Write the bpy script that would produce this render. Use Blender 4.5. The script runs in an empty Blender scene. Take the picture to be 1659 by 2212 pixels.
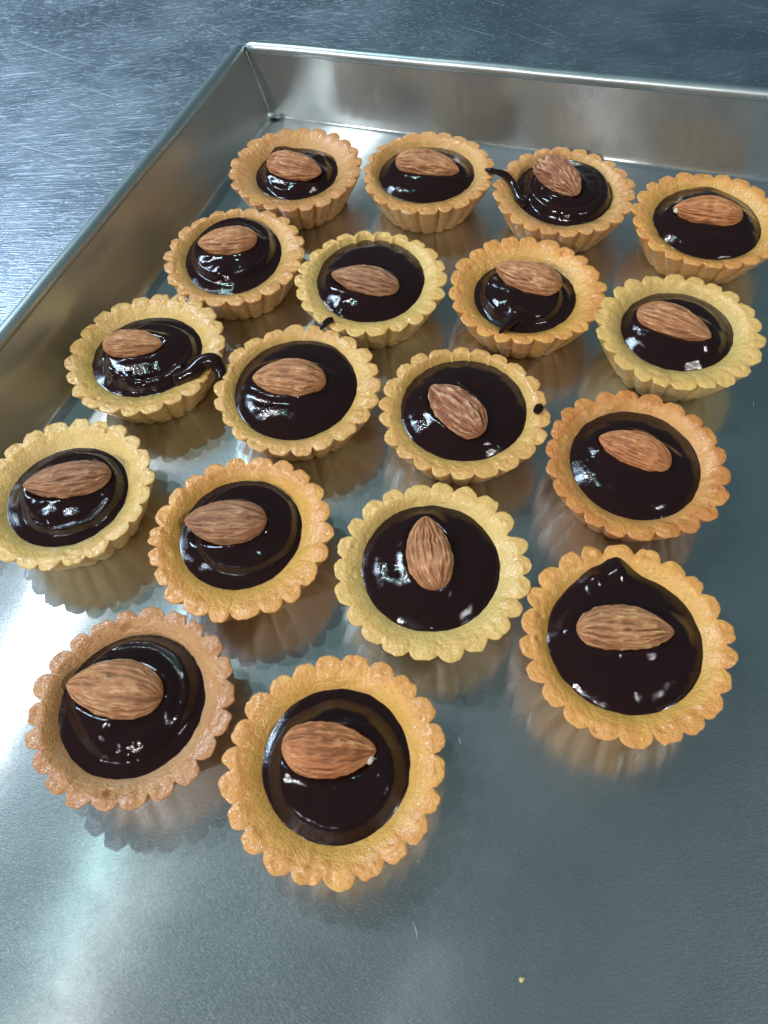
import bpy, math, random
import numpy as np

# ---------------------------------------------------------------- camera
MM = 0.001
sc = bpy.context.scene
COL = sc.collection
cam_d = bpy.data.cameras.new("camera")
cam = bpy.data.objects.new("camera", cam_d)
COL.objects.link(cam)
from mathutils import Matrix, Vector
RT = (0.99439, -0.09099, -0.05399)
UP = (0.1058, 0.85515, 0.50746)
FW = (0.0, 0.51033, -0.85998)
m = Matrix(((RT[0], UP[0], -FW[0]), (RT[1], UP[1], -FW[1]), (RT[2], UP[2], -FW[2]))).to_4x4()
m.translation = Vector((0, 0, 197.28 * MM))
cam.matrix_world = m
cam_d.sensor_fit = 'HORIZONTAL'
cam_d.sensor_width = 36.0
cam_d.lens = 1560.21 / 1659.0 * 36.0
cam_d.clip_start = 0.01
cam_d.clip_end = 50.0
cam_d.dof.use_dof = True
cam_d.dof.focus_distance = 0.26
cam_d.dof.aperture_fstop = 42.0
sc.camera = cam

# ---------------------------------------------------------------- world and lamps
world = bpy.data.worlds.new("World")
sc.world = world
world.use_nodes = True
bg = world.node_tree.nodes["Background"]
bg.inputs[0].default_value = (0.48, 0.88, 1.0, 1)
bg.inputs[1].default_value = 0.12
sc.view_settings.view_transform = 'Standard'
sc.view_settings.look = 'None'
sc.view_settings.exposure = 0.0
sc.view_settings.gamma = 1.0


def lamp(name, az, el, dist, sx, sy, radiance, color, target=(-20, 110, 10), roll=0.0):
    """rectangular ceiling lamp; az clockwise from +Y, radiance in W/m2/sr"""
    a, e = math.radians(az), math.radians(el)
    d = Vector((math.sin(a) * math.cos(e), math.cos(a) * math.cos(e), math.sin(e)))
    ld = bpy.data.lights.new(name, 'AREA')
    ld.shape = 'RECTANGLE' if sx > 0.1 else 'DISK'
    ld.size = sx
    if sx > 0.1:
        ld.size_y = sy
    ld.energy = radiance * math.pi * sx * sy
    ld.color = color
    o = bpy.data.objects.new(name, ld)
    COL.objects.link(o)
    o.location = Vector(target) * MM + d * dist
    o.rotation_euler = d.to_track_quat('Z', 'Y').to_euler()
    o.rotation_euler.rotate_axis('Z', math.radians(roll))
    return o


FLOOR_ROUGH, FLOOR_ANISO = 0.16, 1.0
WALL_ROUGH, WALL_ANISO = 0.19, 1.0
CRUMB = (20.0, -10.0)
lamp("ceiling_lamp", -48, 52, 1.5, 0.042, 0.042, 700, (0.95, 0.97, 1.0))
lamp("ceiling_lamp", -34, 62, 1.6, 0.034, 0.034, 820, (0.62, 1.0, 0.97))
lamp("ceiling_lamp", -130, 38, 1.7, 0.06, 0.06, 760, (0.97, 0.98, 0.98))
lamp("ceiling_lamp", -158, 36, 1.7, 0.05, 0.05, 620, (1.0, 0.97, 0.93))
lamp("ceiling_lamp", 128, 48, 1.7, 0.05, 0.05, 700, (1.0, 0.97, 0.94))
lamp("ceiling_lamp", -56, 42, 1.9, 0.34, 0.34, 50.0, (0.58, 0.78, 1.0))
# ---------------------------------------------------------------- noise (numpy)
def _hash(ix, iy, iz, seed):
    h = (ix.astype(np.int64) * 374761393 + iy.astype(np.int64) * 668265263 + iz.astype(np.int64) * 2147483647 + seed * 1274126177) & 0xFFFFFFFF
    h = ((h ^ (h >> 13)) * 1274126177) & 0xFFFFFFFF
    h = ((h ^ (h >> 16)) * 2246822519) & 0xFFFFFFFF
    return ((h ^ (h >> 15)) & 0xFFFFFF) / float(0xFFFFFF)


def noise3(x, y, z, seed=0):
    """smooth value noise in -1..1"""
    x, y, z = np.broadcast_arrays(x, y, z)
    ix, iy, iz = np.floor(x), np.floor(y), np.floor(z)
    fx, fy, fz = x - ix, y - iy, z - iz
    fx, fy, fz = [f * f * (3 - 2 * f) for f in (fx, fy, fz)]
    r = 0
    for dx in (0, 1):
        for dy in (0, 1):
            for dz in (0, 1):
                w = (fx if dx else 1 - fx) * (fy if dy else 1 - fy) * (fz if dz else 1 - fz)
                r = r + w * _hash(ix + dx, iy + dy, iz + dz, seed)
    return r * 2 - 1


def fbm(x, y, z, seed=0, octaves=3):
    r, a = 0, 1.0
    for k in range(octaves):
        r = r + a * noise3(x * 2 ** k, y * 2 ** k, z * 2 ** k, seed + k * 17)
        a *= 0.5
    return r


def sstep(a, b, x):
    t = np.clip((x - a) / (b - a), 0, 1)
    return t * t * (3 - 2 * t)


# ---------------------------------------------------------------- mesh helpers
def link_mesh(name, verts, faces, mat, parent=None, smooth=True, scale=MM, attr=None):
    me = bpy.data.meshes.new(name)
    if isinstance(faces, np.ndarray):
        n = len(faces)
        k = faces.shape[1]
        me.vertices.add(len(verts))
        me.vertices.foreach_set("co", (np.asarray(verts, np.float64) * scale).astype(np.float32).ravel())
        me.loops.add(n * k)
        me.loops.foreach_set("vertex_index", faces.astype(np.int32).ravel())
        me.polygons.add(n)
        me.polygons.foreach_set("loop_start", np.arange(0, n * k, k, dtype=np.int32))
        me.polygons.foreach_set("loop_total", np.full(n, k, dtype=np.int32))
        me.update(calc_edges=True)
    else:
        me.from_pydata([tuple(np.asarray(v) * scale) for v in verts], [], faces)
        me.update()
    me.validate()
    if smooth:
        me.polygons.foreach_set("use_smooth", np.ones(len(me.polygons), dtype=bool))
    if attr is not None:
        for an, av in attr.items():
            at = me.attributes.new(an, 'FLOAT', 'POINT')
            at.data.foreach_set("value", av.astype(np.float32).ravel())
    me.materials.append(mat)
    o = bpy.data.objects.new(name, me)
    COL.objects.link(o)
    if parent is not None:
        o.parent = parent
    return o


def grid_faces(nr, na, wrap=True):
    """rings nr x na -> quads, outward when rings climb and angle runs ccw"""
    i = np.arange(nr - 1)[:, None]
    j = np.arange(na if wrap else na - 1)[None, :]
    a = i * na + j
    b = i * na + (j + 1) % na
    return np.stack([a, b, b + na, a + na], -1).reshape(-1, 4)


def empty(name, loc, label, cat, group=None):
    o = bpy.data.objects.new(name, None)
    o.empty_display_size = 0.01
    COL.objects.link(o)
    o.location = loc
    o["label"] = label
    o["category"] = cat
    if group:
        o["group"] = group
    return o


# ---------------------------------------------------------------- materials
class NT:
    def __init__(self, name):
        self.m = bpy.data.materials.new(name)
        self.m.use_nodes = True
        self.t = self.m.node_tree
        self.b = self.t.nodes["Principled BSDF"]

    def n(self, typ, **kw):
        x = self.t.nodes.new(typ)
        for k, v in kw.items():
            if k.startswith('_'):
                setattr(x, k[1:], v)
            else:
                x.inputs[k.replace('__', ' ')].default_value = v
        return x

    def l(self, a, b):
        self.t.links.new(a, b)

    def math(self, op, a, b=0.5, c=None, clamp=False):
        x = self.t.nodes.new('ShaderNodeMath')
        x.operation = op
        x.use_clamp = clamp
        for i, v in enumerate((a, b, c)):
            if v is None:
                continue
            if isinstance(v, (int, float)):
                x.inputs[i].default_value = v
            else:
                self.l(v, x.inputs[i])
        return x.outputs[0]

    def mix(self, f, a, b):
        x = self.t.nodes.new('ShaderNodeMix')
        x.data_type = 'RGBA'
        for i, v in ((0, f), (6, a), (7, b)):
            if isinstance(v, (int, float)):
                x.inputs[i].default_value = v
            elif isinstance(v, tuple):
                x.inputs[i].default_value = (*v[:3], 1)
            else:
                self.l(v, x.inputs[i])
        return x.outputs[2]

    def noise(self, vec, scale, detail=3, rough=0.5, dist=0.0):
        x = self.n('ShaderNodeTexNoise', Scale=scale, Detail=detail, Roughness=rough, Distortion=dist)
        self.l(vec, x.inputs['Vector'])
        return x.outputs['Fac']

    def ramp(self, f, a, b, lo=0.0, hi=1.0):
        x = self.n('ShaderNodeMapRange')
        x.interpolation_type = 'SMOOTHSTEP'
        x.inputs[1].default_value, x.inputs[2].default_value = a, b
        x.inputs[3].default_value, x.inputs[4].default_value = lo, hi
        self.l(f, x.inputs[0])
        return x.outputs[0]

    def mapped(self, vec, scale=(1, 1, 1), rot=(0, 0, 0), loc=(0, 0, 0)):
        x = self.n('ShaderNodeMapping')
        x.inputs['Scale'].default_value = scale
        x.inputs['Rotation'].default_value = rot
        x.inputs['Location'].default_value = loc
        self.l(vec, x.inputs['Vector'])
        return x.outputs[0]

    def bump(self, h, dist, strength=1.0, normal=None):
        x = self.n('ShaderNodeBump', Strength=strength, Distance=dist)
        self.l(h, x.inputs['Height'])
        if normal is not None:
            self.l(normal, x.inputs['Normal'])
        return x.outputs[0]

    def obj(self):
        return self.n('ShaderNodeTexCoord').outputs['Object']


def crust_material(name, inner, top, edge, seed):
    """shortcrust: paler inside, baked darker where it stands proud (attribute 'bake' = place on the shell)"""
    edge = tuple(0.6 * a_ + 0.4 * b_ for a_, b_ in zip(edge, top))
    inner = (inner[0] * 0.98, 0.4 * inner[1] * 0.95 + 0.6 * top[1], inner[2])
    inner, top, edge = [(min(0.95, q_[0] * 1.06), q_[1] * 1.07, q_[2] * 1.1) for q_ in (inner, top, edge)]
    k = NT(name)
    co = k.mapped(k.obj(), loc=(seed * .37, seed * .11, seed * .23))
    at = k.n('ShaderNodeAttribute', _attribute_name='bake').outputs['Fac']
    n1 = k.noise(co, 260, 4, 0.6)
    n2 = k.noise(co, 1100, 4, 0.65)
    n3 = k.noise(co, 90, 2, 0.5)
    f = k.math('ADD', at, k.math('MULTIPLY', k.math('SUBTRACT', n1, 0.5), 0.9))
    f = k.math('ADD', f, k.math('MULTIPLY', k.math('SUBTRACT', n3, 0.5), 1.5))
    c = k.mix(k.ramp(f, 0.0, 0.5), inner, top)
    c = k.mix(k.ramp(f, 0.5, 1.05), c, edge)
    pale = tuple(min(1, v * 1.25 + 0.06) for v in top)
    c = k.mix(k.ramp(n2, 0.56, 0.72, 0, 0.5), c, pale)
    dark = tuple(v * 0.62 for v in edge)
    c = k.mix(k.ramp(n2, 0.44, 0.28, 0, 0.4), c, dark)
    k.l(c, k.b.inputs['Base Color'])
    vo = k.n('ShaderNodeTexVoronoi', Scale=950.0)
    k.l(co, vo.inputs['Vector'])
    pit = k.ramp(vo.outputs['Distance'], 0.0, 0.32)
    h = k.math('ADD', k.math('MULTIPLY', n2, 0.7), k.math('MULTIPLY', pit, 0.22))
    h = k.math('ADD', h, k.math('MULTIPLY', k.noise(co, 2600, 2), 0.4))
    b1 = k.bump(n1, 0.0009, 0.7)
    k.l(k.bump(h, 0.0005, 1.0, b1), k.b.inputs['Normal'])
    k.l(k.ramp(n1, 0.35, 0.65, 0.20, 0.38), k.b.inputs['Roughness'])
    k.b.inputs['Specular IOR Level'].default_value = 0.5
    k.l(k.ramp(n3, 0.35, 0.6, 0.5, 1.0), k.b.inputs['Coat Weight'])
    k.b.inputs['Coat Roughness'].default_value = 0.13
    k.l(k.bump(k.noise(co, 700, 3, 0.6), 0.0006, 0.8), k.b.inputs['Coat Normal'])
    k.b.inputs['Subsurface Weight'].default_value = 0.12
    k.b.inputs['Subsurface Radius'].default_value = (0.0022, 0.0011, 0.0004)
    k.b.inputs['Subsurface Scale'].default_value = 1.0
    return k.m


def chocolate_material():
    k = NT("dark chocolate ganache")
    co = k.obj()
    k.b.inputs['Base Color'].default_value = (0.019, 0.0068, 0.0066, 1)
    k.b.inputs['Specular IOR Level'].default_value = 0.42
    n = k.noise(co, 1500, 3, 0.6)
    n2 = k.noise(co, 160, 2, 0.5)
    k.l(k.ramp(n2, 0.35, 0.65, 0.02, 0.05), k.b.inputs['Roughness'])
    k.l(k.bump(n, 0.00005, 1.0, k.bump(n2, 0.0003, 0.2)), k.b.inputs['Normal'])
    k.b.inputs['IOR'].default_value = 1.5
    return k.m


def almond_material(name, skin, ridge, seed):
    k = NT(name)
    co = k.mapped(k.obj(), loc=(seed * .31, seed * .17, 0))
    at = k.n('ShaderNodeAttribute', _attribute_name='ridge').outputs['Fac']
    st = k.mapped(co, scale=(0.22, 1, 1))
    n1 = k.noise(st, 2000, 4, 0.65)
    n2 = k.noise(co, 2600, 3, 0.6)
    f = k.math('ADD', at, k.math('MULTIPLY', k.math('SUBTRACT', n1, 0.5), 1.1))
    dark = tuple(v * 0.5 for v in skin)
    c = k.mix(k.ramp(f, 0.0, 0.45), dark, skin)
    c = k.mix(k.ramp(f, 0.5, 0.85, 0, 1.0), c, ridge)
    c = k.mix(k.ramp(k.noise(co, 220, 2), 0.4, 0.7, 0, 0.35), c, dark)
    k.l(c, k.b.inputs['Base Color'])
    h = k.math('ADD', n1, k.math('MULTIPLY', n2, 0.35))
    k.l(k.bump(h, 0.00035, 0.9), k.b.inputs['Normal'])
    k.b.inputs['Roughness'].default_value = 0.55
    k.b.inputs['Specular IOR Level'].default_value = 0.35
    return k.m


def tray_material(name, tangent, rough=0.3, aniso=0.8):
    """tin sheet with its rolling grain; `tangent` = world direction in which reflections smear"""
    k = NT(name)
    co = k.obj()
    b = k.b
    b.inputs['Metallic'].default_value = 1.0
    grain = math.atan2(tangent[1], tangent[0])
    base = k.mix(k.ramp(k.noise(co, 30, 3), 0.35, 0.65), TRAY_C1, TRAY_C2)
    spk = k.noise(co, 2300, 2, 0.6)
    base = k.mix(k.ramp(spk, 0.54, 0.70, 0, 0.5), base, (0.9, 0.93, 0.93))
    k.l(base, b.inputs['Base Color'])
    k.l(k.ramp(k.noise(co, 55, 4, 0.6), 0.3, 0.7, rough - 0.015, rough + 0.02), b.inputs['Roughness'])
    b.inputs['Anisotropic'].default_value = aniso
    cx = k.n('ShaderNodeCombineXYZ', X=tangent[0], Y=tangent[1], Z=tangent[2])
    k.l(cx.outputs[0], b.inputs['Tangent'])
    rot = k.n('ShaderNodeVectorRotate', Angle=-grain)
    k.l(co, rot.inputs['Vector'])
    g = k.mapped(rot.outputs[0], scale=(1.0, 0.22, 1.0))
    fine = k.noise(g, 2600, 2, 0.6)
    wave = k.noise(co, 9, 1, 0.5)
    k.l(k.bump(fine, 0.00001, 0.8, k.bump(wave, 0.0012, 0.12)), b.inputs['Normal'])
    # satin part of the sheet: a second, much wider lobe with a sparkling grain
    b2 = k.n('ShaderNodeBsdfPrincipled', Metallic=1.0, Roughness=0.43)
    k.l(base, b2.inputs['Base Color'])
    gr = k.noise(g, 3200, 2, 0.7)
    k.l(k.bump(gr, 0.00013, 1.0), b2.inputs['Normal'])
    mx = k.n('ShaderNodeMixShader')
    mx.inputs[0].default_value = 0.27
    k.l(b.outputs[0], mx.inputs[1])
    k.l(b2.outputs[0], mx.inputs[2])
    k.l(mx.outputs[0], k.t.nodes['Material Output'].inputs['Surface'])
    return k.m


def table_material():
    k = NT("scratched stainless steel")
    co = k.obj()
    b = k.b
    b.inputs['Metallic'].default_value = 1.0
    warp = k.n('ShaderNodeVectorMath', _operation='ADD')
    wn = k.n('ShaderNodeTexNoise', Scale=3.0, Detail=1.0)
    k.l(co, wn.inputs['Vector'])
    ws = k.n('ShaderNodeVectorMath', _operation='SCALE')
    ws.inputs['Scale'].default_value = 0.09
    k.l(wn.outputs['Color'], ws.inputs[0])
    k.l(co, warp.inputs[0])
    k.l(ws.outputs[0], warp.inputs[1])
    wc = warp.outputs[0]
    hs = []
    spec = ((-37, 70, 1500, 0.66), (-33, 45, 2300, 0.64), (-44, 60, 1100, 0.70), (-38, 22, 2800, 0.64), (52, 9, 1500, 0.68))
    tot = None
    for a, st, sca, th in spec:
        v = k.mapped(wc, rot=(0, 0, math.radians(-a)), scale=(1.0 / st, 1, 1), loc=(a * .013, st * .07, 0))
        n = k.noise(v, sca, 2, 0.5)
        s = k.ramp(n, th, th + 0.13)
        tot = s if tot is None else k.math('MAXIMUM', tot, s)
        hs.append(n)
    h = hs[0]
    for q in hs[1:]:
        h = k.math('ADD', h, q)
    patch = k.noise(co, 18, 3, 0.6)
    c = k.mix(k.ramp(patch, 0.35, 0.65), (0.40, 0.46, 0.55), (0.48, 0.54, 0.63))
    c = k.mix(k.math('MULTIPLY', tot, 0.28), c, (0.92, 0.95, 0.97))
    k.l(c, b.inputs['Base Color'])
    k.l(k.math('ADD', k.ramp(patch, 0.3, 0.7, 0.34, 0.40), k.math('MULTIPLY', tot, 0.12)), b.inputs['Roughness'])
    hh = k.math('ADD', h, k.math('MULTIPLY', tot, 1.2))
    k.l(k.bump(hh, 0.00010, 0.7), b.inputs['Normal'])
    b.inputs['Anisotropic'].default_value = 0.35
    a = math.radians(52)
    cx = k.n('ShaderNodeCombineXYZ', X=math.cos(a), Y=math.sin(a), Z=0.0)
    k.l(cx.outputs[0], b.inputs['Tangent'])
    return k.m


def scratch_material():
    k = NT("bare bright scratch in steel")
    k.b.inputs['Metallic'].default_value = 1.0
    k.b.inputs['Base Color'].default_value = (0.95, 0.97, 1.0, 1)
    k.b.inputs['Roughness'].default_value = 0.6
    return k.m


TRAY_C1 = (0.54, 0.58, 0.59)
TRAY_C2 = (0.60, 0.64, 0.65)

# ---------------------------------------------------------------- steel table
TABLE_Z = -1.2
tm = table_material()
nx, ny = 41, 41
gx = np.linspace(-900, 1100, nx)
gy = np.linspace(-700, 1300, ny)
V = np.stack([*np.meshgrid(gx, gy), ], -1).reshape(-1, 2)
V = np.concatenate([V, np.full((len(V), 1), TABLE_Z)], 1)
table = link_mesh("table_top", V, grid_faces(ny, nx, False), tm)
table["kind"] = "structure"
rs = random.Random(5)
sv, sf = [], []
smat = scratch_material()


def add_scratch(x, y, ang, length, bend, w):
    n = 9
    base = len(sv)
    for i in range(n):
        t = i / (n - 1) - 0.5
        a = ang + bend * t
        px = x + math.cos(ang) * length * t - math.sin(ang) * bend * length * t * t * 0.5
        py = y + math.sin(ang) * length * t + math.cos(ang) * bend * length * t * t * 0.5
        ww = w * max(0.12, (1 - (2 * t) ** 2)) * (0.7 + 0.6 * rs.random())
        for s in (-1, 1):
            sv.append((px - math.sin(a) * ww * s / 2, py + math.cos(a) * ww * s / 2, TABLE_Z + 0.02))
    for i in range(n - 1):
        a = base + 2 * i
        sf.append((a, a + 2, a + 3, a + 1))


for _ in range(330):
    x, y = rs.uniform(-260, 330), rs.uniform(180, 620)
    ang = math.radians(-38 + rs.gauss(0, 7) + (x + 100) * -0.02)
    add_scratch(x, y, ang, rs.choice((6, 9, 14, 22, 40)) * rs.uniform(0.7, 1.3), rs.uniform(-0.12, 0.25), rs.uniform(0.08, 0.26))
for _ in range(60):
    x, y = rs.uniform(-260, 330), rs.uniform(180, 620)
    add_scratch(x, y, rs.uniform(0, math.pi), rs.uniform(2, 9), rs.uniform(-0.5, 0.5), rs.uniform(0.06, 0.14))
for x, y, a, l, bd in ((-152, 425, -37, 75, .1), (-143, 335, -30, 48, .12), (-35, 445, -31, 66, .15), (0, 397, -46, 60, -.1), (75, 400, -40, 26, .1), (-120, 380, -36, 30, .1)):
    add_scratch(x, y, math.radians(a), l, bd, 0.3)
scr = link_mesh("scratch", sv, sf, smat, table, smooth=False)
scr["kind"] = "stuff"

# ---------------------------------------------------------------- baking tray
# corners in mm (floor of the sheet, then rim), taken anticlockwise from the back left corner
dl = np.array((-79.9, -170.8)) / np.hypot(79.9, 170.8)      # along the left wall, towards the camera
db = np.array((202.4, -83.3)) / np.hypot(202.4, 83.3)       # along the back wall, to the right
dlr = np.array((-74.0, -156.9)) / np.hypot(74.0, 156.9)
dbr = np.array((199.1, -74.8)) / np.hypot(199.1, 74.8)


def meet(p, d, q, e):
    t = np.linalg.solve(np.stack([d, -e], 1), np.array(q) - np.array(p))
    return np.array(p) + d * t[0]


fc = meet((-35.9, 335.7), dl, (-29.0, 339.7), db)
rc = meet((-40.0, 345.5), dlr, (-33.2, 343.4), dbr)
LW, LL = 400.0, 600.0
F = [fc, fc + dl * LL, fc + dl * LL + db * LW, fc + db * LW]            # back-left, front-left, front-right, back-right
Rm = [rc, rc + dlr * (LL + 14), rc + dlr * (LL + 14) + dbr * (LW + 14), rc + dbr * (LW + 14)]
RIMZ = 29.5
S3 = (dl[0], dl[1], 0.0)
tray = empty("baking_tray", (0, 0, 0), "shallow silver metal baking tray holding all the almond tarts", "tray")


def sheet(name, corners, nu, nv, mat, label=None, wob=0.0, seed=1):
    """bilinear sheet of metal, slightly uneven"""
    a, b, c, d = [np.array(q, float) for q in corners]
    u = np.linspace(0, 1, nu)[None, :, None]
    v = np.linspace(0, 1, nv)[:, None, None]
    P = (a * (1 - u) + b * u) * (1 - v) + (d * (1 - u) + c * u) * v
    P = P.reshape(-1, 3)
    nrm = np.cross(b - a, d - a)
    nrm = nrm / np.linalg.norm(nrm)
    e = (np.sin(u * np.pi) * np.sin(v * np.pi)).reshape(-1, 1) ** 0.5
    P = P + nrm * wob * e * fbm(P[:, 0] / 60, P[:, 1] / 60, P[:, 2] / 60, seed, 2)[:, None]
    o = link_mesh(name, P, grid_faces(nv, nu, False), mat, tray)
    if label:
        o["label"] = label
    return o


def z3(p, z):
    return (p[0], p[1], z)


K = 2.2     # radius of the crease between floor and wall
m_floor = tray_material("tin sheet floor", S3, FLOOR_ROUGH, FLOOR_ANISO)
fi = []
cen = sum(F) / 4
for q in F:
    fi.append(q + (cen - q) / np.linalg.norm(cen - q) * K * 1.3)
sheet("floor_panel", [z3(fi[1], 0), z3(fi[2], 0), z3(fi[3], 0), z3(fi[0], 0)], 60, 80, m_floor, wob=0.02, seed=3)


def crease_strip(name, f0, f1, r0, r1, i0, i1, mat, wobble, seed):
    """wall with its rounded foot and, on the left, the uneven fold that runs along it"""
    n = 240
    prof = []
    t = np.linspace(0, 1, n)[:, None]
    fl = np.array(i0) * (1 - t) + np.array(i1) * t
    ft = np.array(f0) * (1 - t) + np.array(f1) * t
    rm = np.array(r0) * (1 - t) + np.array(r1) * t
    L = np.linalg.norm(np.array(f1) - np.array(f0))
    w = wobble * (fbm(t * L / 14, t * 0, t * 0, seed, 3))
    out = (rm - ft)
    out[:, 2] = 0
    out = out / np.linalg.norm(out, axis=1)[:, None]
    rings = []
    rings.append(fl)
    rings.append(fl * 0.6 + ft * 0.4 + out * w * 0.9 + np.array((0, 0, 0.02)))
    rings.append(ft + out * (w * 0.7 - 0.35) + np.array((0, 0, 0.12)))
    rings.append(ft + out * (w * 0.5 + 0.15) + np.array((0, 0, 0.85)))
    up = (rm - ft)
    h = np.linalg.norm(up, axis=1)[:, None]
    up = up / h
    for s in (1.9, 3.0, 4.6, 7.0, 10.0, 14.0, 19.0, 25.0):
        rings.append(ft + up * s + out * w * max(0, 0.35 - s * 0.08))
    rings.append(rm)
    P = np.stack(rings)                       # nr x n x 3
    P = P.reshape(-1, 3)
    nz = noise3(P[:, 0] / 45, P[:, 1] / 45, P[:, 2] / 30, seed + 5)[:, None]
    P = P + np.repeat(out[None], len(rings), 0).reshape(-1, 3) * nz * 0.12
    o = link_mesh(name, P, grid_faces(len(rings), n, False), mat, tray)
    return o


def zz(lst, z):
    return [np.array((q[0], q[1], z)) for q in lst]


F3, R3, I3 = zz(F, 0), zz(Rm, RIMZ), zz(fi, 0.0)
upb = R3[0] * 0.5 + R3[3] * 0.5 - F3[0] * 0.5 - F3[3] * 0.5
upb = upb / np.linalg.norm(upb)
m_back = tray_material("tin sheet back wall", tuple(upb), WALL_ROUGH, WALL_ANISO)
m_left = tray_material("tin sheet side wall", S3, 0.30, 0.5)
crease_strip("wall_panel", F3[3], F3[0], R3[3], R3[0], I3[3], I3[0], m_back, 0.15, 11)
crease_strip("wall_panel", F3[0], F3[1], R3[0], R3[1], I3[0], I3[1], m_left, 0.9, 23)
crease_strip("wall_panel", F3[1], F3[2], R3[1], R3[2], I3[1], I3[2], m_back, 0.15, 31)
crease_strip("wall_panel", F3[2], F3[3], R3[2], R3[3], I3[2], I3[3], m_left, 0.3, 41)


def tube(path, rad, nseg=14, closed=False):
    path = np.array(path, float)
    n = len(path)
    tan = np.gradient(path, axis=0)
    if closed:
        tan = np.roll(path, -1, 0) - np.roll(path, 1, 0)
    tan = tan / np.linalg.norm(tan, axis=1)[:, None]
    ref = np.array((0, 0, 1.0))
    s = np.cross(tan, ref)
    s = s / (np.linalg.norm(s, axis=1)[:, None] + 1e-9)
    u = np.cross(s, tan)
    a = np.linspace(0, 2 * np.pi, nseg, endpoint=False)
    rad = np.broadcast_to(np.asarray(rad, float), (n,))
    P = path[:, None] + rad[:, None, None] * (np.cos(a)[None, :, None] * s[:, None] + np.sin(a)[None, :, None] * u[:, None])
    return P.reshape(-1, 3), grid_faces(n, nseg)


# rolled wire edge: one bar per side, rounded at the corners
TRAY_C1, TRAY_C2 = (0.66, 0.73, 0.75), (0.74, 0.80, 0.82)
m_rim = tray_material("rolled tin edge", (0, 0, 1), 0.34, 0.0)
RB = 2.5
for a, b in ((3, 0), (0, 1), (1, 2), (2, 3)):
    p, q = R3[a].copy(), R3[b].copy()
    d = (q - p) / np.linalg.norm(q - p)
    out = np.array((-d[1], d[0], 0)) * -1
    if np.dot(out[:2], p[:2] - cen) < 0:
        out = -out
    n = 200
    tt = np.linspace(0.0, 1.0, n)[:, None]
    L = np.linalg.norm(q - p)
    pa = p * (1 - tt) + q * tt + out * 0.9 + out * 0.22 * fbm(tt * L / 35, tt * 0, tt * 0, a + 60, 2)
    pa[:, 2] += 0.15 * fbm(tt * L / 30, tt * 0, tt * 0, a + 70, 2)[:, 0]
    rr = np.full(n, RB)
    rr[:2] *= (0.3, 0.85)
    rr[-2:] *= (0.85, 0.3)
    P, Fc = tube(pa, rr)
    o = link_mesh("rolled_rim", P, Fc, m_rim, tray)
# folded seam that climbs the back left corner, with the pinched pleat at its foot
path = []
for s in np.linspace(0.10, 0.97, 24):
    q = F3[0] * (1 - s) + R3[0] * s
    q = q + np.array((*((cen - F[0]) / np.linalg.norm(cen - F[0])), 0)) * (0.8 + 0.25 * math.sin(s * 9))
    path.append(q)
P, Fc = tube(path, 0.55 + 0.12 * np.sin(np.linspace(0, 7, 24)), 10)
link_mesh("corner_seam", P, Fc, m_rim, tray)
# pleat: little folded tongue lying in the corner
inw = np.array((*((cen - F[0]) / np.linalg.norm(cen - F[0])), 0))
sd = np.array((db[0], db[1], 0))
pl = []
for i in range(13):
    t = i / 12
    c0 = F3[0] + inw * (0.5 + 1.0 * t) + sd * (-2.6 + 8.2 * t)
    for j in range(9):
        v = j / 8 - 0.5
        pl.append(c0 + np.array((dl[0], dl[1], 0)) * v * 4.2 * math.sin(math.pi * min(1, 0.25 + t * 0.9)) ** 0.6
                  + np.array((0, 0, 0.35 + 2.4 * (1 - t) * math.cos(v * 2.6) ** 2 + 0.8 * math.sin(t * 5 + v * 4) ** 2)))
link_mesh("corner_pleat", np.array(pl), grid_faces(13, 9, False), m_rim, tray)

# ---------------------------------------------------------------- tarts
H = 16.5
NL = 22
NA = NL * 18
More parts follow.
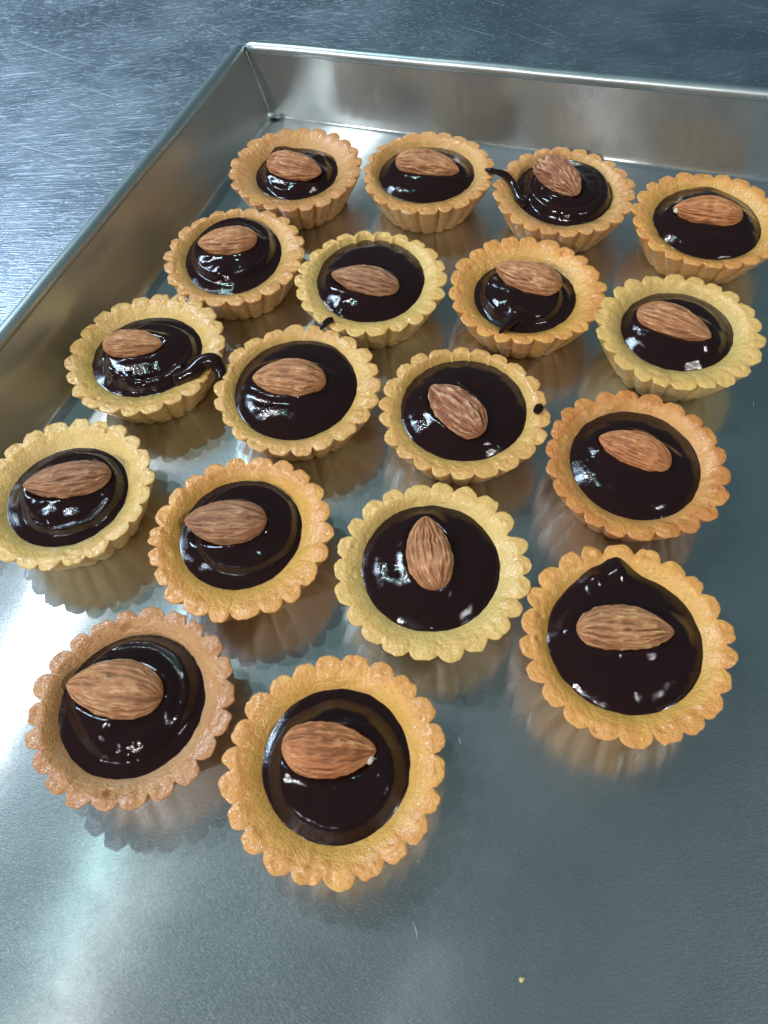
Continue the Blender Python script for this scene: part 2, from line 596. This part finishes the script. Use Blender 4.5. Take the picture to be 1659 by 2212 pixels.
# per tart: x, y, rim radius, filling dx, dy, rx, ry, depth, almond dx, dy, angle, length, width
T = [
    (-21.19, 275.35, 27.85, 0.02, 2.56, 17.04, 16.99, 5.99, -0.62, 0.02, -0.55, 25.26, 16.59),
    (31.96, 264.03, 27.01, -0.06, 2.73, 19.3, 18.08, 4.73, 0.3, 2.16, -0.38, 26.36, 14.5),
    (82.48, 243.09, 27.4, 0.92, 3.01, 18.54, 19.93, 4.33, -1.3, 4.06, -1.16, 29.51, 20.6),
    (130.77, 218.33, 27.86, 0.66, 1.04, 19.02, 20.02, 4.11, -0.17, 1.91, 2.78, 24.69, 18.07),
    (-45.68, 226.33, 27.26, -0.98, 2.78, 18.09, 20.72, 4.2, -2.07, 3.66, 3.04, 22.84, 13.4),
    (4.1, 204.8, 27.7, 0.05, 2.91, 19.42, 21.44, 3.43, -1.96, -2.66, 2.74, 25.3, 13.66),
    (57.9, 192.22, 27.53, 0.02, 0.43, 17.79, 17.77, 5.41, 1.07, 3.19, 2.61, 24.46, 16.74),
    (103.93, 165.85, 27.09, 1.29, 2.8, 18.29, 17.9, 5.18, -0.98, 2.2, -0.62, 25.27, 18.54),
    (-75.57, 181.21, 27.98, -0.72, 1.4, 19.08, 18.34, 4.72, -3.73, 2.11, -0.09, 20.67, 10.02),
    (-24.0, 158.6, 27.83, -0.77, 1.35, 20.15, 21.04, 3.3, -2.11, 1.98, 2.92, 24.62, 15.8),
    (28.25, 141.82, 27.16, 0.62, 2.39, 19.96, 20.31, 3.65, -2.2, -1.17, 2.12, 26.63, 21.21),
    (76.07, 115.74, 27.41, 0.65, 1.22, 19.0, 19.64, 4.26, 0.41, 3.34, 2.53, 22.11, 13.09),
    (-96.16, 127.26, 27.53, -0.79, 0.3, 18.68, 17.95, 5.02, 1.22, 1.9, -3.06, 26.39, 11.4),
    (-41.96, 105.34, 27.39, -0.88, 2.5, 18.09, 18.3, 5.1, -4.12, 2.95, 3.02, 24.33, 14.92),
    (11.71, 88.28, 27.86, -0.3, 1.89, 19.29, 19.63, 4.15, -0.58, 3.86, 1.59, 23.06, 12.5),
    (59.17, 61.83, 27.68, 0.15, 0.68, 19.79, 19.5, 4.01, -0.2, 2.38, -0.14, 24.89, 12.63),
    (-69.98, 58.51, 26.75, -0.81, 1.09, 19.02, 18.87, 4.54, -3.39, 3.71, 2.92, 26.87, 15.63),
    (-18.61, 38.51, 27.6, 0.28, 0.81, 18.16, 18.47, 5.01, -0.81, 2.56, -0.15, 23.01, 12.77),
]
AL_L = {3: 25.0, 11: 24.5, 17: 25.5}
AL_W = {1: 13.3, 2: 12.3, 3: 13.6, 4: 13.2, 5: 12.0, 6: 11.5, 7: 13.0, 8: 12.0, 9: 10.5, 10: 13.8, 11: 13.2, 12: 12.3, 13: 11.4, 14: 13.4, 15: 12.6, 16: 12.2, 17: 14.6, 18: 12.9}

PALE = ((0.88, 0.592, 0.18), (0.89, 0.563, 0.17), (0.85, 0.458, 0.13))
GOLD = ((0.86, 0.449, 0.09), (0.90, 0.430, 0.10), (0.78, 0.296, 0.07))
STRAW = ((0.84, 0.497, 0.13), (0.87, 0.487, 0.14), (0.77, 0.363, 0.10))
TAN = ((0.76, 0.401, 0.12), (0.78, 0.382, 0.12), (0.66, 0.258, 0.08))
BROWN = ((0.70, 0.411, 0.14), (0.66, 0.315, 0.11), (0.55, 0.201, 0.07))
TONE = {1: TAN, 2: STRAW, 3: TAN, 4: GOLD, 5: STRAW, 6: PALE, 7: GOLD, 8: PALE, 9: STRAW, 10: STRAW, 11: STRAW, 12: GOLD, 13: PALE, 14: GOLD, 15: PALE, 16: GOLD, 17: BROWN, 18: GOLD}
TONE[2] = ((0.80, 0.439, 0.12), (0.83, 0.420, 0.12), (0.72, 0.296, 0.08))
TONE[3] = ((0.80, 0.458, 0.13), (0.82, 0.411, 0.13), (0.72, 0.286, 0.08))
TONE[12] = ((0.84, 0.449, 0.11), (0.80, 0.344, 0.08), (0.60, 0.181, 0.04))
TONE[5] = ((0.80, 0.439, 0.13), (0.84, 0.439, 0.13), (0.72, 0.306, 0.10))
TONE[9] = ((0.82, 0.516, 0.13), (0.85, 0.516, 0.15), (0.76, 0.382, 0.10))

LABEL = {
    1: "deep tan tart at the tray's back left corner, almond half sunk in low chocolate",
    2: "golden tart in the back row, second from the corner, wide almond lying level",
    3: "tart with a chocolate tail curling over its left rim, tilted wrinkled almond",
    4: "golden tart at the right end of the back row, almond with white left tip",
    5: "tart left end of the second row beside the tray wall, swirled glossy chocolate",
    6: "pale tart with a dark chocolate speck on its front left rim, slim brown almond",
    7: "golden tart whose chocolate ends in a sharp spike on its front rim",
    8: "pale yellow tart at the photo's right edge, long almond with a glint at its end",
    9: "tart with a thick chocolate blob spilling over its right rim, small almond",
    10: "straw coloured tart, wide chocolate disc and plump almond, right of the spilled blob tart",
    11: "tart with a small chocolate bead on its right rim, diagonal deeply grooved almond",
    12: "orange brown tart right of the bead tart, pointed almond slanting down to the right",
    13: "pale tart cut by the left edge of the photo, pointed wrinkled almond rising rightwards",
    14: "golden tart with plump dull brown almond, left of the pale upright almond tart",
    15: "pale yellow tart with an upright almond and a dented right rim",
    16: "large orange tart lowest on the right, chocolate peak touching its back rim",
    17: "brown rimmed tart lowest on the left, big light almond at the chocolate's left edge",
    18: "golden tart nearest the camera, almond with a white tip pointing right",
}
ALM_TONE = {1: 0, 2: 1, 3: 3, 4: 2, 5: 1, 6: 4, 7: 0, 8: 0, 9: 1, 10: 1, 11: 3, 12: 2, 13: 4, 14: 4, 15: 0, 16: 1, 17: 1, 18: 2}
AT = [((0.58, 0.235, 0.10), (0.86, 0.50, 0.26)), ((0.58, 0.25, 0.105), (0.84, 0.50, 0.25)), ((0.62, 0.22, 0.08), (0.84, 0.42, 0.19)),
      ((0.46, 0.175, 0.085), (0.88, 0.56, 0.33)), ((0.45, 0.20, 0.10), (0.68, 0.38, 0.20))]
choc = chocolate_material()
amats = [almond_material("almond skin", *t, i) for i, t in enumerate(AT)]
k = NT("bare almond kernel")
k.b.inputs['Base Color'].default_value = (0.78, 0.72, 0.58, 1)
k.b.inputs['Roughness'].default_value = 0.5
m_nib = k.m
NIB = {4: 0.75, 17: 0.45, 18: 0.7}


def crust(i, R, cx, cy, rx, ry, depth, parent):
    rng = np.random.RandomState(100 + i)
    ph = np.linspace(0, 2 * np.pi, NA, endpoint=False)
    ph0 = rng.rand() * 2 * np.pi / NL
    # phase jitter so that no two lobes have the same width
    jit = 0.10 * noise3(np.cos(ph) * 3, np.sin(ph) * 3, ph * 0, i) + 0.035 * noise3(np.cos(ph) * 9, np.sin(ph) * 9, ph * 0, i + 3)
    fr = (NL * (ph - ph0) / (2 * np.pi) + jit * 1.4) % 1.0 * 2 - 1
    lob = np.sqrt(np.maximum(0, 1 - (0.992 * fr) ** 2))
    lobe = (lob - 0.126) / 0.874
    # every flute a little different: some flat, some torn or leaning
    kf = np.floor(NL * (ph - ph0) / (2 * np.pi) + jit * 1.4).astype(int) % NL
    fa = rng.uniform(0.72, 1.22, NL)[kf]
    lean = rng.uniform(-0.25, 0.25, NL)[kf]
    flat = rng.uniform(0.0, 0.30, NL)[kf]
    lobe = np.clip(lobe * (1 + lean * fr * 0.5), 0, 1.1)
    lobe = np.minimum(lobe, 1 - flat * 0.5) / (1 - flat * 0.25)
    tip = rng.uniform(-0.45, 0.45, NL)[kf] * lobe
    amp = 2.95 * (1 + 0.22 * noise3(np.cos(ph) * 4, np.sin(ph) * 4, ph * 0, i + 9))
    ell = 0.35 * np.cos(2 * (ph - rng.rand() * 6)) + 0.35 * noise3(np.cos(ph) * 2, np.sin(ph) * 2, ph * 0, i + 19)
    Rt = R - 0.15 + ell + tip - amp * (1 - lobe) + 0.28 * fbm(np.cos(ph) * 14, np.sin(ph) * 14, ph * 0, i + 29, 2)
    # edge damage
    for (a, w, d) in DENT.get(i, ()):
        dd = (ph - a + np.pi) % (2 * np.pi) - np.pi
        Rt = Rt - d * np.exp(-(dd / w) ** 2) * (1 + 0.3 * noise3(ph * 20, ph * 0, ph * 0, i))
    rb = 18.6 * R / 27.5
    # boundary of the chocolate, as a polar curve about the tart's centre
    c, s = np.cos(ph), np.sin(ph)
    A = (c / rx) ** 2 + (s / ry) ** 2
    B = -2 * (c * cx / rx ** 2 + s * cy / ry ** 2)
    Cc = (cx / rx) ** 2 + (cy / ry) ** 2 - 1
    rc_ = (-B + np.sqrt(B * B - 4 * A * Cc)) / (2 * A)
    rc_ = np.minimum(rc_, Rt - 2.6)
    rc_ = rc_ * (1 + 0.010 * fbm(c * 6, s * 6, ph * 0, i + 39, 2))
    rings, bake = [], []

    def ring(r, z, b):
        rings.append(np.stack([r * c, r * s, np.broadcast_to(z, r.shape)], -1))
        bake.append(np.broadcast_to(b, r.shape).astype(float))
    zero = ph * 0
    ring(zero + 0.01, zero, 0.3)
    ring(zero + rb - 4, zero, 0.3)
    ring(rb - 0.9 - 1.2 * (1 - lobe), zero, 0.4)
    ring(rb - 0.2 - 1.3 * (1 - lobe), zero + 0.25, 0.5)
    ztop = H - 0.25 - 0.12 * (1 - lobe) + 0.35 * noise3(c * 3, s * 3, zero, i + 49) + 0.15 * fbm(c * 12, s * 12, zero, i + 59, 2)
    dz_ = sum((d * 0.3 * np.exp(-(((ph - a + np.pi) % (2 * np.pi) - np.pi) / w) ** 2) for a, w, d in DENT.get(i, ())), zero)
    ztop = ztop - dz_
    for t in np.linspace(0.05, 0.93, 22):
        bulge = 0.35 * math.sin(t * math.pi)
        r = rb * (1 - t) + Rt * t + bulge - (1.35 + 0.0 * t) * (1 - lobe) * (1 - t)
        ring(r, t * ztop, 0.28 + 0.35 * t ** 3)
    # rounded lip
    for a_ in np.radians((10, 35, 60, 85)):
        e = 0.38
        ring(Rt - e + e * math.cos(a_), ztop - e + e * math.sin(a_), 0.72 + 0.25 * math.sin(a_))
    # lip to chocolate
    Rl = Rt - 1.0
    Rin = np.maximum(R - 3.4 + 0.5 * noise3(c * 4, s * 4, zero, i + 71), rc_ + 1.5)
    for u in np.linspace(0.04, 1.0, 30):
        r = Rl * (1 - u) + rc_ * u
        uu = np.clip((Rin - r) / (Rin - rc_), 0, 1)
        g = 0.30 * uu + 0.70 * uu ** 1.7
        z = ztop - depth * g * (1 + (ztop - H + 0.2) / depth)
        z = z + 0.16 * (lobe - 0.55) * math.exp(-(u / 0.12) ** 2)
        # faint press marks of the mould running down the bowl
        z = z - 0.10 * (1 - lob ** 0.35) * np.exp(-((uu - 0.25) / 0.3) ** 2) * (1 + noise3(c * 5, s * 5, zero, i + 77))
        ring(r, z, 0.98 - 0.98 * sstep(-0.05, 0.72, uu - 0.12 * (1 - u)))
    for (dr, dz) in ((0.8, 0.9), (1.8, 2.4), (3.2, 5.0), (7.0, 7.0)):
        ring(rc_ - dr, H - depth - dz + zero, 0.0)
    ring(zero + 0.05, zero + 3, 0.0)
    P = np.stack(rings)
    nr = len(rings)
    P = P.reshape(-1, 3)
    bk = np.stack(bake).reshape(-1)
    # grainy unevenness of baked dough
    q = P / 3.1
    n1 = fbm(q[:, 0], q[:, 1], q[:, 2], i * 7 + 1, 2)
    q = P / 0.95
    n2 = fbm(q[:, 0], q[:, 1], q[:, 2], i * 7 + 2, 2)
    live = (bk > 0.02) & (P[:, 2] > 0.1)
    amp_ = np.where(live, 1.0, 0.0)
    rad = P[:, :2] / (np.linalg.norm(P[:, :2], axis=1)[:, None] + 1e-6)
    top = sstep(H - 3.5, H - 0.8, P[:, 2])
    P[:, :2] += rad * ((0.10 * n1 + 0.07 * n2) * amp_)[:, None]
    P[:, 2] += (0.13 * n1 + 0.12 * n2) * amp_ * top
    # pits and blisters
    for _ in range(26):
        a = rng.rand() * 6.283
        rr = rng.uniform(R * 0.78, R * 0.95)
        d2 = (P[:, 0] - rr * math.cos(a)) ** 2 + (P[:, 1] - rr * math.sin(a)) ** 2
        sz = rng.uniform(0.35, 1.1)
        P[:, 2] += rng.choice([-0.45, 0.3, -0.25]) * np.exp(-d2 / sz ** 2) * top * amp_
    for (a, rr, sz, d) in HOLE.get(i, ()):
        d2 = (P[:, 0] - rr * math.cos(a)) ** 2 + (P[:, 1] - rr * math.sin(a)) ** 2
        P[:, 2] -= d * np.exp(-(d2 / sz ** 2) ** 2) * top * amp_
    o = link_mesh("crust", P, grid_faces(nr, NA), CR_MAT[i], parent, attr={'bake': bk + 0.25 * n1})
    return rc_, ph


def filling(i, cx, cy, rx, ry, depth, alm, parent):
    rng = np.random.RandomState(500 + i)
    nr, na = 84, 260
    ph = np.linspace(0, 2 * np.pi, na, endpoint=False)
    u = np.linspace(0.004, 1.0, nr)
    U, PH = np.meshgrid(u, ph, indexing='ij')
    c, s = np.cos(PH), np.sin(PH)
    edge = 1 + 0.008 * fbm(c * 6, s * 6, c * 0, i + 5, 2)
    lift = 0 * PH
    for (a_, w_, dr_) in EXT.get(i, ()):
        e_ = np.exp(-np.abs(((PH - a_ + np.pi) % (2 * np.pi) - np.pi) / w_) ** 1.7)
        edge = edge + e_ * dr_ / rx * sstep(0.5, 1.0, U)
        lift = lift + e_ * sstep(0.55, 1.0, U) * dr_ * 0.62
    X = cx + rx * U * c * edge
    Y = cy + ry * U * s * edge
    hs, pa, smin, w = SWIRL.get(i, (1.9, -1.6, 0.86, 0.10))
    # raised swirl: its foot comes nearest the crust at angle pa
    rs_ = smin + (0.10 + 0.02 * rng.rand()) * np.cos(PH - pa) + 0.025 * noise3(c * 2, s * 2, c * 0, i + 8)
    zt = hs * (1 - sstep(-w, w * 0.9, U - rs_)) * (1 - 0.35 * (U / rs_).clip(0, 1) ** 2)
    if i in (2, 4, 6, 8, 10, 11, 12, 15, 16):
        # poured disc: rolls down steeply only at its edge
        zt = (3.0 + 0.4 * np.cos(PH - pa)) * (1 - U ** 4.2) * 0.95 + 0.25 * zt
        z = H - depth - 0.1 + zt
    else:
        z = H - depth - 0.1 + 0.5 * (1 - U ** 2) ** 2 + 1.1 * (1 - U ** 6) + zt * 1.2
    # spiral left by the piping nozzle
    a0 = pa + 2.2
    sp = (PH - a0) % (2 * np.pi)
    rg = 0.62 + 0.20 * sp / (2 * np.pi)
    gl = np.exp(-((U - rg) / 0.045) ** 2) * sstep(0.2, 1.2, sp) * (1 - sstep(4.2, 5.6, sp))
    gs = 1.0 if i in (3, 5, 7, 9, 13, 17) else 0.0
    z = z - 0.34 * gs * gl + 0.22 * gs * np.exp(-((U - rg - 0.10) / 0.06) ** 2) * sstep(0.2, 1.2, sp) * (1 - sstep(4.2, 5.6, sp))
    z = z + 0.2 * fbm(X / 5.0, Y / 5.0, X * 0, i + 15, 2) * (1 - U ** 6)
    # chocolate pushed up round the almond
    ax, ay, ang, L, W = alm
    dx, dy = X - ax, Y - ay
    lx = dx * math.cos(ang) + dy * math.sin(ang)
    ly = -dx * math.sin(ang) + dy * math.cos(ang)
    de = np.sqrt((lx / (L / 2)) ** 2 + (ly / (W / 2)) ** 2)
    dist = (de - 1) * (W / 2)
    z = z + 0.75 * np.exp(-((dist - 0.8) / 1.5) ** 2) * (1 - sstep(0.80, 0.97, U)) * (1 + 0.5 * noise3(c * 2.2, s * 2.2, c * 0, i + 25))
    z = z - 0.5 * (1 - sstep(-1.5, 0.3, dist))
    for (bx, by, sz, hh) in BUMP.get(i, ()):
        z = z + hh * np.exp(-((X - bx) ** 2 + (Y - by) ** 2) / sz ** 2)
    z = z + lift
    # thin meniscus at the crust, then down out of sight
    z = z + 0.05 * sstep(0.93, 1.0, U)
    rings = [np.stack([X[k_], Y[k_], z[k_]], -1) for k_ in range(nr)]
    last = rings[-1]
    for f, d in ((1.02, 0.0), (1.04, 0.9), (1.0, 3.0)):
        q = last.copy()
        q[:, 0] = cx + (last[:, 0] - cx) * f
        q[:, 1] = cy + (last[:, 1] - cy) * f
        q[:, 2] = last[:, 2] - d
        rings.append(q)
    P = np.stack(rings).reshape(-1, 3)
    fc_ = grid_faces(len(rings), na)[:, ::-1]
    cap = np.array([[0, 1, 2, 3]])
    o = link_mesh("chocolate_filling", P, fc_, choc, parent)
    # height of the chocolate near the almond's middle
    j = np.argmin((P[:nr * na, 0] - ax) ** 2 + (P[:nr * na, 1] - ay) ** 2)
    return float(P[j, 2])


def almond(i, ax, ay, ang, L, W, zc, parent, pitch, roll):
    rng = np.random.RandomState(900 + i)
    ns, na = 110, 150
    sx = -np.cos(np.linspace(0.0, np.pi, ns))             # -1 blunt .. +1 tip
    th_ = np.linspace(0, 2 * np.pi, na, endpoint=False)
    S, TH = np.meshgrid(sx, th_, indexing='ij')
    b = np.clip(1 - np.abs(S) ** 2.25, 0, 1) ** 0.52
    t = np.clip(1 - np.abs(S) ** 1.75, 0, 1) ** 0.80
    f = np.where(S < 0, b, b * 0.45 + t * 0.55)
    f = f * (1 - 0.13 * S - 0.05 * S * S)
    f = f / f.max()
    nzz = fbm(np.cos(TH) * 1.2, np.sin(TH) * 1.2, S * 1.2, i + 3, 2)
    thick = W * 0.70
    # furrows run from end to end and meet at both points
    wv = 0.9 * noise3(S * 2.6, np.cos(TH) * 1.3, np.sin(TH) * 1.3, i + 7) + 0.35 * noise3(S * 7, np.cos(TH) * 3, np.sin(TH) * 3, i + 8)
    k1 = noise3(np.cos(TH) * 5.6 + wv * 0.5, np.sin(TH) * 5.6 + wv * 0.5, S * 1.4, i + 9)
    k2 = noise3(np.cos(TH) * 11 + wv, np.sin(TH) * 11 + wv, S * 3.0, i + 10)
    k3 = noise3(np.cos(TH) * 19 + wv, np.sin(TH) * 19 + wv, S * 5.0, i + 11)
    ridge = 1 - np.abs(k1) * 3.2
    ridge2 = 1 - np.abs(k2) * 2.8
    rd = np.clip(0.5 * ridge + 0.4 * ridge2 + 0.25 * k3, -1, 1)
    deep = ALM_DEEP.get(i, 1.0)
    disp = 0.46 * deep * rd * np.clip(f * 1.6, 0, 1)
    Y = (W / 2 * f * (1 + 0.03 * nzz) + disp) * np.cos(TH)
    Z = (thick / 2 * f * (1 + 0.04 * nzz) + disp) * np.sin(TH)
    Y = Y + 0.05 * W * S * S * rng.choice((-1, 1))
    X = L / 2 * S
    P = np.stack([X, Y, Z], -1).reshape(-1, 3)
    o = link_mesh("almond", P, grid_faces(ns, na)[:, ::-1], amats[ALM_TONE[i]], parent, attr={'ridge': (rd * 0.5 + 0.38).reshape(-1)})
    o.location = Vector((ax, ay, zc)) * MM
    o.rotation_mode = 'XYZ'
    o.rotation_euler = (roll, pitch, ang)
    if NIB.get(i):
        # skin chipped off the tip
        r = NIB[i]
        u_ = np.linspace(0, np.pi, 14)
        v_ = np.linspace(0, 2 * np.pi, 20, endpoint=False)
        Un, Vn = np.meshgrid(u_, v_, indexing='ij')
        rr = 1 + 0.18 * noise3(np.cos(Vn) * 2, np.sin(Vn) * 2, Un * 2, i)
        Q = np.stack([-np.cos(Un) * 1.5 * r * rr, np.sin(Un) * np.cos(Vn) * 1.9 * r * rr, np.sin(Un) * np.sin(Vn) * 1.3 * r * rr], -1).reshape(-1, 3)
        Q += np.array((L / 2 - 1.5, NIBY.get(i, 0), -0.1))
        n_ = link_mesh("bare_tip", Q, grid_faces(14, 20)[:, ::-1], m_nib, o)
    return o


def drip(path, rad, parent, name="chocolate_drip"):
    """thread of chocolate through control points (Catmull-Rom), rounded ends"""
    pts = np.array(path, float)
    rad = np.array(rad, float)
    out, rr = [], []
    ext_ = np.vstack([pts[0] * 2 - pts[1], pts, pts[-1] * 2 - pts[-2]])
    for a in range(len(pts) - 1):
        p0, p1, p2, p3 = ext_[a:a + 4]
        for t in np.linspace(0, 1, 10, endpoint=False):
            out.append(0.5 * ((2 * p1) + (-p0 + p2) * t + (2 * p0 - 5 * p1 + 4 * p2 - p3) * t * t + (-p0 + 3 * p1 - 3 * p2 + p3) * t ** 3))
            rr.append(rad[a] * (1 - t) + rad[a + 1] * t)
    out.append(pts[-1])
    rr.append(rad[-1])
    rr = np.array(rr)
    for e, kk in ((0, 0.05), (1, 0.6), (2, 0.88)):
        rr[e] *= kk
        rr[-1 - e] *= kk
    P, Fc = tube(np.array(out), rr, 18)
    return link_mesh(name, P, Fc, choc, parent)


# dents in the rim (angle, half width, depth) and small holes (angle, radius, size, depth)
DENT = {15: ((0.30, 0.075, 2.6),), 9: ((-0.52, 0.11, 2.4),), 10: ((2.9, 0.05, 0.6),), 8: ((2.3, 0.06, 0.8),), 18: ((-1.85, 0.05, 0.7),), 3: ((2.65, 0.12, 1.4),)}
HOLE = {17: ((1.72, 21.0, 1.5, 1.6), (-1.75, 21.5, 0.9, 1.3)), 6: ((1.60, 22.5, 1.4, 1.4),), 7: ((0.75, 23.5, 1.2, 1.2),), 16: ((1.65, 25.3, 1.2, -0.9),), 13: ((1.1, 24.0, 0.9, 0.7),), 15: ((1.65, 22.0, 1.0, 1.2),)}
# height of the swirl, angle at which it runs out to the crust, radius of its foot, softness
SWIRL = {1: (1.6, -1.4, 0.80, 0.08), 2: (2.2, -1.9, 0.86, 0.09), 3: (3.0, -0.6, 0.86, 0.07), 4: (2.4, -1.6, 0.88, 0.10), 5: (2.8, 1.5, 0.83, 0.06),
         6: (2.0, -1.7, 0.88, 0.10), 7: (2.6, -2.4, 0.76, 0.055), 8: (2.0, -2.2, 0.84, 0.08), 9: (2.5, -0.9, 0.80, 0.06), 10: (2.1, -1.8, 0.88, 0.12),
         11: (2.2, -2.3, 0.90, 0.12), 12: (2.1, -1.9, 0.86, 0.11), 13: (2.5, 0.3, 0.80, 0.055), 14: (2.6, 0.4, 0.80, 0.055), 15: (2.0, -1.8, 0.90, 0.15),
         16: (2.0, -1.9, 0.88, 0.12), 17: (2.7, 1.2, 0.82, 0.10), 18: (2.6, -1.5, 0.84, 0.13)}
EXT = {16: ((1.42, 0.20, 3.6), (1.76, 0.2, 1.8)), 1: ((2.05, 0.22, 2.6), (1.8, 0.2, 1.0)), 4: ((1.2, 0.3, 1.0),), 10: ((0.9, 0.4, 0.5),)}
BUMP = {18: ((-8, 9.5, 4.0, 0.9), (-12.5, 0, 3.5, 0.8), (12.5, -6, 3.2, 0.6), (3, -12, 5, 0.4)), 17: ((-6, -6.5, 3.5, 0.9), (9, -5, 3.4, 0.7), (4, -9, 3.0, 0.4)), 14: ((7, -9, 3.5, 0.8), (-6, -8, 4, 0.5)), 5: ((-5, -8, 3, 0.9), (5, -9, 3, 0.7), (10, 4, 3, 0.7)), 13: ((-4, -9, 3, 0.7), (4, -10, 3.5, 0.7)), 12: ((-8, -9, 4, 0.5), (3, -12, 5, 0.4)), 1: ((-5.5, 13.5, 2.8, 2.2), (12, 9, 3.5, 1.5)), 6: ((-11.8, -13.5, 2.2, 1.3), (-9.0, -14.2, 1.8, 0.5)), 7: ((-5.5, -12.0, 2.6, 1.6), (-8, -4, 5, 0.9)),
        9: ((-11, -10, 2.0, 1.1), (-6, -12, 2.2, 0.9), (14, -9.5, 3.6, 1.5)), 16: ((2.5, 19.0, 3.4, 1.6), (-4.5, 17.6, 2.6, 1.9), (-16, 3, 3.0, 0.8)), 3: ((-15.5, -2, 3.0, 1.2),)}
ALM_DEEP = {11: 1.7, 3: 1.8, 13: 1.5, 16: 1.35, 8: 0.6, 9: 0.65, 5: 0.8, 14: 0.8, 6: 0.9, 17: 1.1, 15: 1.2, 2: 1.2}
NIBY = {4: 1.6, 18: -1.4, 17: 1.2}
CR_MAT = {}
for i in range(1, 19):
    inner, top, edge = TONE[i]
    CR_MAT[i] = crust_material("shortcrust pastry", inner, top, edge, i)

for i, row in enumerate(T, 1):
    x, y, R, fx, fy, rx, ry, dep, ax, ay, ang, L, W = row
    dep = 0.80 * dep
    L = AL_L.get(i, L)
    W = AL_W.get(i, W)
    root = empty("almond_tart", (x * MM, y * MM, 0.00012), LABEL[i], "tart", "chocolate almond tarts set out in rows on the tray")
    crust(i, R, fx, fy, rx, ry, dep, root)
    zc = filling(i, fx, fy, rx, ry, dep, (ax, ay, ang, L, W), root)
    rg = random.Random(i * 3)
    almond(i, ax, ay, ang, L, W, zc + 1.7, root, rg.uniform(-0.06, 0.06), rg.uniform(-0.12, 0.12))
    if i == 3:
        drip([(-14.5, -4.5, H - 2.6), (-17.0, -1.0, H - 2.0), (-17.8, 2.3, H - 1.0), (-18.8, 7.0, H - 0.2), (-21.1, 11.2, H + 0.9), (-24.4, 13.2, H + 1.3), (-26.3, 14.2, H + 1.2), (-28.6, 15.3, H + 1.5)],
             [2.2, 2.0, 1.6, 1.55, 1.45, 1.0, 1.35, 0.4], root)
    if i == 9:
        drip([(9.0, -12.5, H - 3.6), (16.5, -11.6, H - 0.6), (20.4, -9.0, H + 0.9), (24.2, -9.3, H + 1.2), (26.0, -12.6, H - 0.2), (26.0, -16.0, H - 3.4), (26.6, -17.5, H - 7.5)],
             [2.6, 2.7, 2.6, 2.7, 2.3, 1.5, 0.9], root)
    if i == 7:
        drip([(-5.8, -12.2, H - 2.0), (-8.4, -15.2, H - 1.0), (-10.8, -17.8, H - 0.2), (-13.2, -20.6, H + 0.2)], [2.4, 1.7, 1.05, 0.35], root)
    if i == 6:
        drip([(-14.3, -18.7, H + 0.3), (-16.2, -19.3, H + 0.6), (-18.0, -20.8, H + 0.3), (-19.3, -22.2, H - 0.2)], [1.0, 1.25, 1.0, 0.45], root)
    if i == 11:
        drip([(22.0, -5.0, H - 0.1), (22.7, -4.1, H + 0.3), (23.4, -3.1, H + 0.35), (24.0, -2.0, H + 0.1)], [0.9, 1.4, 1.5, 0.9], root)

def tray_scratches():
    v, f = [], []
    r = random.Random(11)
    spots = [(126, 60, 100, 5), (132, 48, 95, 3), (136, 52, 60, 2), (-3, 2, 100, 4), (118, 178, 80, 2), (-8, 150, 95, 5), (6, 120, 100, 3)]
    for _ in range(22):
        spots.append((r.uniform(-100, 170), r.uniform(-25, 300), r.gauss(65, 30), r.uniform(1, 5)))
    for x, y, a_, L_ in spots:
        a_ = math.radians(a_)
        b0 = len(v)
        for i_ in range(6):
            t_ = i_ / 5 - 0.5
            px, py = x + math.cos(a_) * L_ * t_ - math.sin(a_) * t_ * t_ * L_ * 0.2, y + math.sin(a_) * L_ * t_ + math.cos(a_) * t_ * t_ * L_ * 0.2
            w_ = 0.06 * max(0.15, 1 - (2 * t_) ** 2)
            for q_ in (-1, 1):
                v.append((px - math.sin(a_) * w_ * q_, py + math.cos(a_) * w_ * q_, 0.09))
        for i_ in range(5):
            c_ = b0 + 2 * i_
            f.append((c_, c_ + 2, c_ + 3, c_ + 1))
    o_ = link_mesh("scratch", v, f, smat, tray, smooth=False)
    o_["kind"] = "stuff"


tray_scratches()

# crumbs dropped on the tray
k = NT("pastry crumb")
k.b.inputs['Base Color'].default_value = (0.72, 0.55, 0.28, 1)
k.b.inputs['Roughness'].default_value = 0.7
m_crumb = k.m


def crumb(x, y, r, seed, label):
    u_ = np.linspace(0, np.pi, 7)
    v_ = np.linspace(0, 2 * np.pi, 9, endpoint=False)
    Un, Vn = np.meshgrid(u_, v_, indexing='ij')
    rr = r * (1 + 0.45 * noise3(np.cos(Vn) * 1.7, np.sin(Vn) * 1.7, Un * 1.7, seed))
    Q = np.stack([np.sin(Un) * np.cos(Vn) * rr * 1.3, np.sin(Un) * np.sin(Vn) * rr, -np.cos(Un) * rr * 0.8], -1).reshape(-1, 3)
    Q[:, 2] += r * 0.75
    o = link_mesh("crumb", Q, grid_faces(7, 9), m_crumb)
    o.location = (x * MM, y * MM, 0.00015)
    o["label"] = label
    o["category"] = "crumb"
    return o


crumb(*CRUMB, 0.55, 3, "tiny pale crumb alone on the bare tray floor below the nearest tart")
